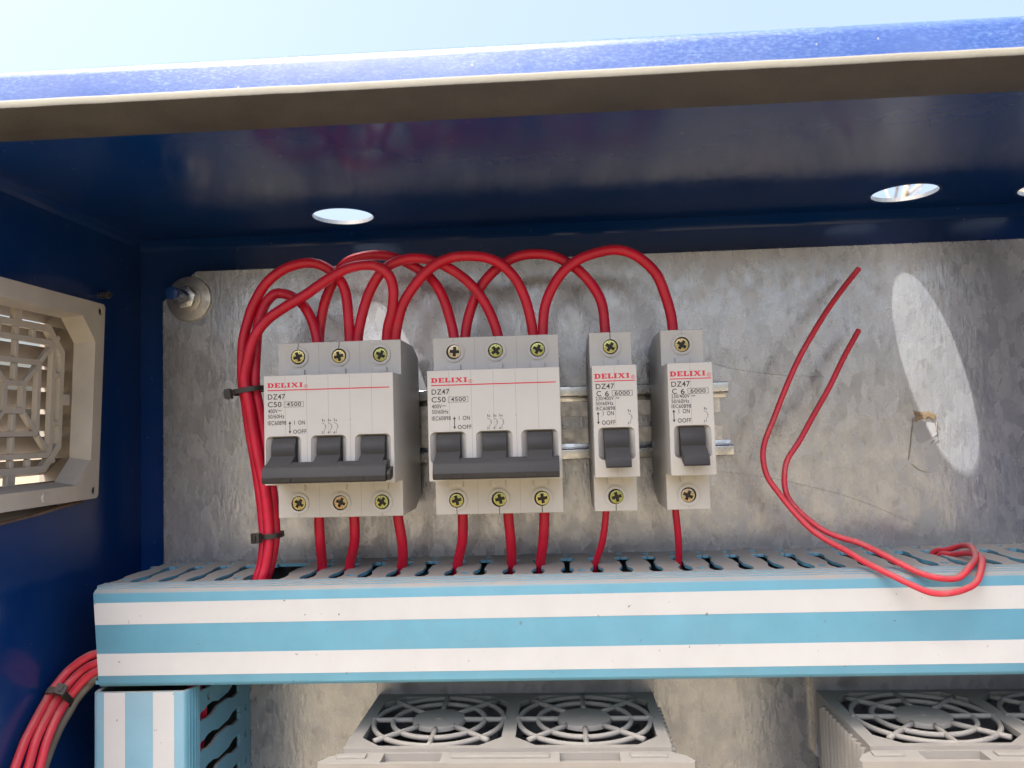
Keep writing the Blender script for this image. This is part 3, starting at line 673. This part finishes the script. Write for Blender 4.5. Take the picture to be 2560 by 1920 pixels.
L2=[(193.7,-12.0,39.2),(185.2,-15.0,26.4),(176.9,-18.0,12.7),(168.3,-22.0,0.3),(160.1,-26.0,-10.9),(153.7,-29.0,-19.1),(151.4,-31.0,-26.4),(151.1,-33.0,-32.7),(152.5,-36.5,-37.5),(157.0,-40.0,-43.2),(162.6,-44.0,-48.2),(168.2,-48.0,-50.8),(174.4,-52.0,-52.6),(180.4,-58.0,-56.0),(186.0,-64.0,-59.4),(192.2,-68.5,-62.6),(198.4,-70.0,-64.2),(205.3,-69.5,-64.2),(211.6,-66.0,-60.5),(218.8,-56.0,-58.8),(222.8,-45.0,-56.5),(224.3,-34.0,-57.5),(221.8,-26.0,-60.3),(218.1,-20.0,-62.7)]
for P_, lab in ((L1, 'longer loose red wire, its cut end highest, looping over the duct edge'), (L2, 'shorter loose red wire, its cut end lower, lying above the longer one')):
    z = P_[-1]; o = wire(P_, 1.25, lab, mat=M_WIRED, group='loose red wires', extra1=(z[0]-3, z[1]+2, z[2]-10))
    d = (Vector(P_[0])-Vector(P_[1])).normalized(); e0 = Vector(P_[0])
    MB().tube([e0-d*1, e0+d*.5], .75, 8, 2).build('copper_core', M_COPPER, o)
b1=[(-145.0,-58.4,-92.0),(-150.0,-59.5,-94.1),(-155.0,-61.2,-97.8),(-157.0,-64.3,-101.1),(-158.5,-68.1,-105.1),(-158.5,-76.1,-111.1),(-158.5,-83.7,-118.2),(-158.5,-89.6,-126.3)]
b2=[(-144.0,-59.6,-95.5),(-149.0,-59.5,-97.9),(-153.0,-61.1,-101.2),(-155.0,-64.3,-104.5),(-156.0,-68.1,-107.9),(-156.0,-74.8,-113.0),(-156.0,-81.1,-119.2),(-156.0,-85.9,-127.8)]
b3=[(-143.0,-60.7,-98.6),(-147.0,-61.1,-100.8),(-150.0,-61.9,-103.8),(-152.5,-63.5,-107.1),(-153.5,-66.6,-109.8),(-153.5,-72.7,-114.6),(-153.5,-78.5,-121.1),(-153.5,-82.7,-129.2)]
b4=[(-143.0,-60.3,-101.2),(-147.0,-59.5,-104.2),(-150.0,-60.3,-107.2),(-152.5,-61.1,-110.7),(-153.5,-63.5,-113.7),(-154.5,-68.1,-118.6),(-156.0,-71.8,-125.5),(-157.0,-74.9,-132.4)]
for k, (P_, lab) in enumerate(((b1, 'outermost red wire of the tied bundle curving out of the duct, lower left'), (b2, 'middle red wire of the tied bundle curving out of the duct, lower left'), (b3, 'innermost red wire of the tied bundle curving out of the duct, lower left'), (b4, 'grey dusty wire underneath the red bundle at the duct end, lower left'))):
    z = Vector(P_[-1]); d = (z-Vector(P_[-2])).normalized(); a = P_[0]
    ez = z+d*25
    wire(P_, 1.75, lab, mat=M_WIRED if k < 3 else M_WIREG, group='wires in the tied bundle at lower left', name='red_wire' if k < 3 else 'grey_wire', extra0=(a[0]+14, a[1]+4, a[2]+3+k*1.2), extra1=tuple(ez))
# red wires lying inside the ducts
for k, (yy, zz) in enumerate(((-22, -84), (-27, -88), (-33, -84))):
    wire([(-110+9*k, yy, zz-4), (-40, yy-3, zz+2), (60, yy+2, zz-2), (150, yy, zz+3), (215, yy, zz)], 1.9, ('rearmost', 'lower', 'front')[k]+' red wire lying inside the horizontal duct, glimpsed through its slots', group='red wires inside the duct')
wire([(-120, -50, -96), (-110, -48, -106), (-106, -44, -120), (-112, -40, -160), (-115, -38, -220)], 2.2, 'red wire inside the top of the vertical duct', group='red wires inside the duct')

# cable ties
def tie(center, axis, ru, rv, u, label, headdir, wband=2.2):
    """band round a bundle: centre, bundle axis, half sizes along u and v"""
    axis = Vector(axis).normalized(); u = Vector(u); u = (u-axis*u.dot(axis)).normalized(); v = axis.cross(u); c = Vector(center)
    t = empty('cable_tie', center, label, 'cable tie', 'black cable ties')
    n = 28; V = []; F = []
    for i in range(n):
        a = 2*math.pi*i/n; ca, sa = math.cos(a), math.sin(a)
        sx = math.copysign(abs(ca)**.7, ca); sy = math.copysign(abs(sa)**.7, sa)
        for dr in (0, .9):
            for dw in (-wband/2, wband/2): V.append(u*(ru+dr)*sx+v*(rv+dr)*sy+axis*dw)
    for i in range(n):
        j = (i+1) % n; a, b = i*4, j*4
        F += [[a, a+1, b+1, b], [a+2, b+2, b+3, a+3], [a, b, b+2, a+2], [a+1, a+3, b+3, b+1]]
    MB().add(V, F).build('band', M_TIE, t, autosm=.9)
    h = Vector(headdir); h = (h-axis*h.dot(axis)).normalized(); k = axis.cross(h)
    rad = abs(h.dot(u))*ru+abs(h.dot(v))*rv+.4
    def hv(x, y, z): return h*x+k*y+axis*z
    V = [hv(x, y, z) for x in (rad, rad+2.9) for y in (-2.1, 2.1) for z in (-2.2, 2.2)]
    hd = MB().add(V, [(0, 1, 3, 2), (4, 6, 7, 5), (0, 4, 5, 1), (2, 3, 7, 6), (0, 2, 6, 4), (1, 5, 7, 3)]).build('lock_head', M_TIE, t, bevel=.4)
    V = [hv(x, y, z) for x in (rad+2.8, rad+3.5) for y in (-.6, .6) for z in (-1.3, 1.3)]
    MB().add(V, [(0, 1, 3, 2), (4, 6, 7, 5), (0, 4, 5, 1), (2, 3, 7, 6), (0, 2, 6, 4), (1, 5, 7, 3)]).build('strap_end', M_TIE, hd, bevel=.2)
    return t
tie((-85.0, -41.2, 18.2), (.15, 0, -1), 6.2, 5.6, (1, 0, 0), 'black cable tie round the red bundle beside the leftmost breaker', (-1, -.15, 0))
tie((-75.9, -43.6, -45.8), (.05, 0, -1), 5.6, 5.4, (1, 0, 0), 'black cable tie round the red bundle just above the duct', (-.25, -1, 0))
tie((-156, -66.5, -107.5), (-.12, -.7, -.7), 3.6, 5.6, (1, 0, 0), 'black cable tie round the wire bundle at lower left', (.5, -.62, .62), 2.6)

# ------------------------------------------------------------------ wall vent
vt = empty('vent_grille', (-156, -80, 16), 'beige plastic fan vent with web grille on the blue side wall', 'vent', rot=(0, math.radians(2.2), 0))
# local: x out of the wall (front face at 0), y, z
H_ = 44.3
def yz(o, x0, x1, holes=()): return MB().prism(o, x0, x1, 'x', holes)
rec = octo(-37.5, 37.5, -37.5, 37, 10.5)
sc = [circ(sy*(H_-3.6), sz*(H_-3.6), 1.75, 16) for sy in (-1, 1) for sz in (-1, 1)]
yz(rrect(-H_, H_, -H_, H_, 2), -2.2, 0, [rec]+sc).build('frame', M_VENT, vt, bevel=0)
for q in sc:
    cy = sum(p[0] for p in q)/16; cz = sum(p[1] for p in q)/16
    MB().cyl((cy, cz), 1.74, -1.4, -.9, 'x', 16).build('screw_hole_shade', M_DARK, vt)  # black disc paints the shade down in the hole
MB().prism(rrect(-H_, H_, -H_, H_, 2), -5.4, -2.22, 'x', [octo(-39.5, 39.5, -39.5, 39, 10.5)]).build('frame_skirt', M_VENT, vt)
inn = octo(-36, 36, -36, 35.6, 10.2)
n = 8; V = [(0, *p) for p in rec]+[(-9, *p) for p in inn]+[(-1.4, p[0]*1.05, p[1]*1.05) for p in rec]+[(-10.4, p[0]*1.05, p[1]*1.05) for p in inn]
V = [(x-.02, y, z) for x, y, z in V]
F = [[i, (i+1) % n, (i+1) % n+n, i+n] for i in range(n)]+[[2*n+i, (i+1) % n+2*n, (i+1) % n+3*n, i+3*n] for i in range(n)]+[[n+i, (i+1) % n+n, (i+1) % n+3*n, i+3*n] for i in range(n)]+[[i, (i+1) % n, (i+1) % n+2*n, i+2*n] for i in range(n)]
MB().add(V, F).build('recess', M_VENT, vt)
MB().cyl((6, -41), 2.2, 0, .5, 'x', 20, 1.8).build('boss', M_VENT, vt, smooth=False)
def bar(p, q, wd=2.2, x0=-12.4, x1=-10.2):
    p, q = Vector(p), Vector(q); d = (q-p).normalized(); nn = Vector((-d.y, d.x))*wd/2
    return MB().prism([tuple(p-nn), tuple(q-nn), tuple(q+nn), tuple(p+nn)], x0, x1, 'x').build('grille_bar', M_VENT, vt, bevel=.3, seg=1)
k = 0
for hs in (5.6, 15.0, 24.3):
    o = MB().prism(octo(-hs-1.1, hs+1.1, -hs-1.1, hs+1.1, hs*.12), -12.6, -10.3, 'x', [octo(-hs+1.1, hs-1.1, -hs+1.1, hs-1.1, hs*.12-.3)]); o.build('grille_ring', M_VENT, vt, bevel=0)
MB().prism(octo(-31.6, 31.6, -31.6, 31.6, 10.4), -12.8, -10.25, 'x', [octo(-28.8, 28.8, -28.8, 28.8, 9.4)]).build('grille_ring', M_VENT, vt)
for s in (-1, 1):
    bar((0, s*6.8), (0, s*13.8)); bar((0, s*16.2), (0, s*23.2)); bar((0, s*25.5), (0, s*28.9)); bar((0, s*31.5), (0, s*36.6), 5); bar((s*31.5, 0), (s*36.6, 0), 5)
    for yy in (-10.5, 10.5): bar((yy, s*25.5), (yy, s*28.9)); bar((s*25.5, yy), (s*28.9, yy))
    for s2 in (-1, 1): bar((s*6.2, s2*6.2), (s*13.4, s2*13.4), 2.2); bar((s*15.6, s2*15.6), (s*22.6, s2*22.6), 2.2); bar((s*24.6, s2*24.6), (s*27.5, s2*27.5), 2.2)
# louvre slats behind the grille, daylight between them
lv = empty('louvre', (XL-T-.2, -80, 13), 'dark metal louvre slats seen through the beige vent grille', 'louvre')
for k in range(10):
    z = -49+10*k
    MB().add([(x, y, z+dz) for y in (-46, 46) for x, dz in ((-13, 5.6), (-12.4, 6.2), (-20.5, -1.2), (-21.1, -.6))], [(0, 1, 2, 3), (4, 7, 6, 5), (0, 4, 5, 1), (1, 5, 6, 2), (2, 6, 7, 3), (3, 7, 4, 0)]).build('slat', M_LOUV, lv)
for y in (-47.5, 46.1): MB().box(-23, 0, y, y+1.4, -52, 54).build('louvre_side', M_LOUV, lv)
for z in (-53.5, 54.1): MB().box(-23, 0, -47.5, 47.5, z, z+1.4).build('louvre_side', M_LOUV, lv)

# ------------------------------------------------------------------ inverter drives
def drive():
    t = empty('inverter_drive', (-36.5, 0, -127), 'x', 'inverter', 'inverter drives under the duct')
    W = 129.5
    fans = [(33.8, -39.0), (96.6, -39.0)]
    fo = 28.6
    MB().prism([(0, -6.2), (W, -6.2), (W, -71), (0, -71)], -2.4, 0, 'z', [octo(x-fo, x+fo, y-fo-.5, y+fo+.5, 8.5)[::1] for x, y in fans]).build('top_panel', M_DRIVE, t)
    for s, x in ((-1, 0), (1, W)):
        MB().box(min(x+.02*s, x+1.9*-s), max(x+.02*s, x-1.9*s), -71, -6.3, -150, -2.42).build('side_panel', M_DRIVE, t)
        for k in range(9):
            y = -14-6.2*k
            MB().prism([(s*0, y-1.1), (s*1.3, y-.6), (s*1.3, y+.6), (s*0, y+1.1)], -150, -5-1.2*k, 'z').build('vent_rib', M_DRIVE, t, loc=(x, 0, 0))
    MB().box(2.1, W-2.1, -70.9, -6.3, -60, -56).build('chassis', M_DARK, t)
    for x, y in fans:
        gd = MB().cyl((x, y), 11.6, -1.6, .5, 'z', 40, 11.2).build('fan_guard', M_DRIVE, t, bevel=.4)
        for r in (19.8, 28.0):
            MB().tube([(x+r*math.cos(a), y+r*math.sin(a), -.6) for a in [2*math.pi*i/24 for i in range(24)]], 1.1, 10, 3, True).build('guard_ring', M_DRIVE, gd, smooth=True)
        for k in range(8):
            a = 2*math.pi*k/8; c, s_ = math.cos(a), math.sin(a); rout = 29.3 if k % 2 == 0 else 33
            MB().tube([(x+r*c, y+r*s_, -.35) for r in (10.8, 18, 24, rout)], 1.15, 8, 2).build('guard_spoke', M_DRIVE, gd, smooth=True)
        f = MB().cyl((x, y), 9.5, -16, -7, 'z', 24)
        fan = f.build('fan_hub', M_DARK, t, bevel=.5)
        for k in range(7):
            a = 2*math.pi*k/7; V = []
            for r, sw in ((9, .28), (27, .42)):
                for da, dz in ((-sw, -15), (sw, -8)):
                    for e in (0, .8): V.append((x+r*math.cos(a+da), y+r*math.sin(a+da), dz+e))
            MB().add(V, [(0, 2, 6, 4), (1, 5, 7, 3), (0, 4, 5, 1), (2, 3, 7, 6), (0, 1, 3, 2), (4, 6, 7, 5)]).build('fan_blade', M_TOG, fan)
        MB().cyl((x, y), 1.6, .52, .8, 'z', 16).build('hub_mark', M_DRIVE, gd)
    # front cover, stepped and wider than the body, with two clip pockets
    pk = [(17, 40), (86, 109)]
    hole = [[(a, -72.2), (b, -72.2), (b, -80.5), (a, -80.5)] for a, b in pk]
    out = [(1, -71.1), (W-1, -71.1), (W+4.5, -75), (W+7.5, -80), (W+7, -81.6), (-7, -81.6), (-7.5, -80), (-4.5, -75)]
    MB().prism(out, -4.4, -1.4, 'z', hole).build('front_cover', M_DRIVE, t)
    for a, b in pk:
        c = MB().prism([(-73, -5.6), (-78.2, -3.3), (-80.8, -2.5), (-80.8, -4.0), (-78, -5.2), (-73, -7.2)], a+2.6, b-2.6, 'x').build('clip', M_DRIVE, t, bevel=.25, seg=1)
        MB().box(a-.5, b+.5, -81, -71.8, -9, -7.6).build('pocket_floor', M_DRIVE, t)
    for a, b in ((-1, 10.5), (44, 82), (113, 127)):
        MB().box(a, b, -77.5, -73.5, -1.42, -.6).build('cover_step', M_DRIVE, t, bevel=.3)
    m = MB().prism([(p[0], p[1]) for p in out], -150, -4.42, 'z'); m.build('front_shell', M_DRIVE, t)
    for s, x in ((-1, -1.6), (1, W+.2)):
        for k in range(11): MB().cyl((x+.7, -20-4.6*k), 1.2, -40, -2.6, 'z', 8).build('edge_tooth', M_DRIVE, t)
    br = MB().box(-1, W+.5, -6, -4.4, -30, 19).build('heat_sink_plate', M_GALV2, t, bevel=.2, seg=1)
    for x in (-1, W-1.1): MB().box(x, x+1.6, -4.35, -.1, -30, 19).build('plate_return', M_ZINCD, br)
    for x in (6, W-8): MB().cyl((x, 13.5), 2.6, -6.2, -5.9, 'y', 16).build('plate_hole', M_DARK, br)
    return t
d1 = drive(); d1['label'] = 'dusty beige inverter drive with two whole fan guards on top, under the duct'
d2 = copy_tree(d1); d2.location.x += .2046; d2['label'] = 'dusty beige inverter drive cut off by the right edge, its ribbed side showing'

# ------------------------------------------------------------------ bare tree seen through the roof hole
tr = empty('bare_tree', (3300, 6200, -1100), 'dry pale bare tree seen through the right roof hole', 'tree')
rr = random.Random(11); trunk = MB(); crown = MB()
trunk.tube([(0, 0, 0), (60, 30, 900), (-40, 0, 1600), (30, 40, 2150)], 80, 10, 4)
def limb(p, d, L, r, depth):
    pts = [p]; q = Vector(p); d = Vector(d).normalized()
    for k in range(4):
        d = (d+Vector((rr.uniform(-.3, .3), rr.uniform(-.3, .3), rr.uniform(-.05, .25)))).normalized(); q = q+d*L/4; pts.append(tuple(q))
    crown.tube(pts, r, 6, 2)
    if depth:
        for k in range(3 if depth > 1 else 4):
            e = Vector(pts[rr.randint(1, 4)]); a = Vector((rr.uniform(-1, 1), rr.uniform(-1, 1), rr.uniform(-.1, .9)))
            limb(tuple(e), d*.5+a, L*.68, r*.55, depth-1)
for k in range(7):
    a = 2*math.pi*k/7; limb((0, 20, 1500+100*k), (math.cos(a), math.sin(a), .45), 800, 34, 3)
trunk.build('trunk', M_BARK, tr, smooth=True); crown.build('crown', M_BARK, tr, smooth=True)
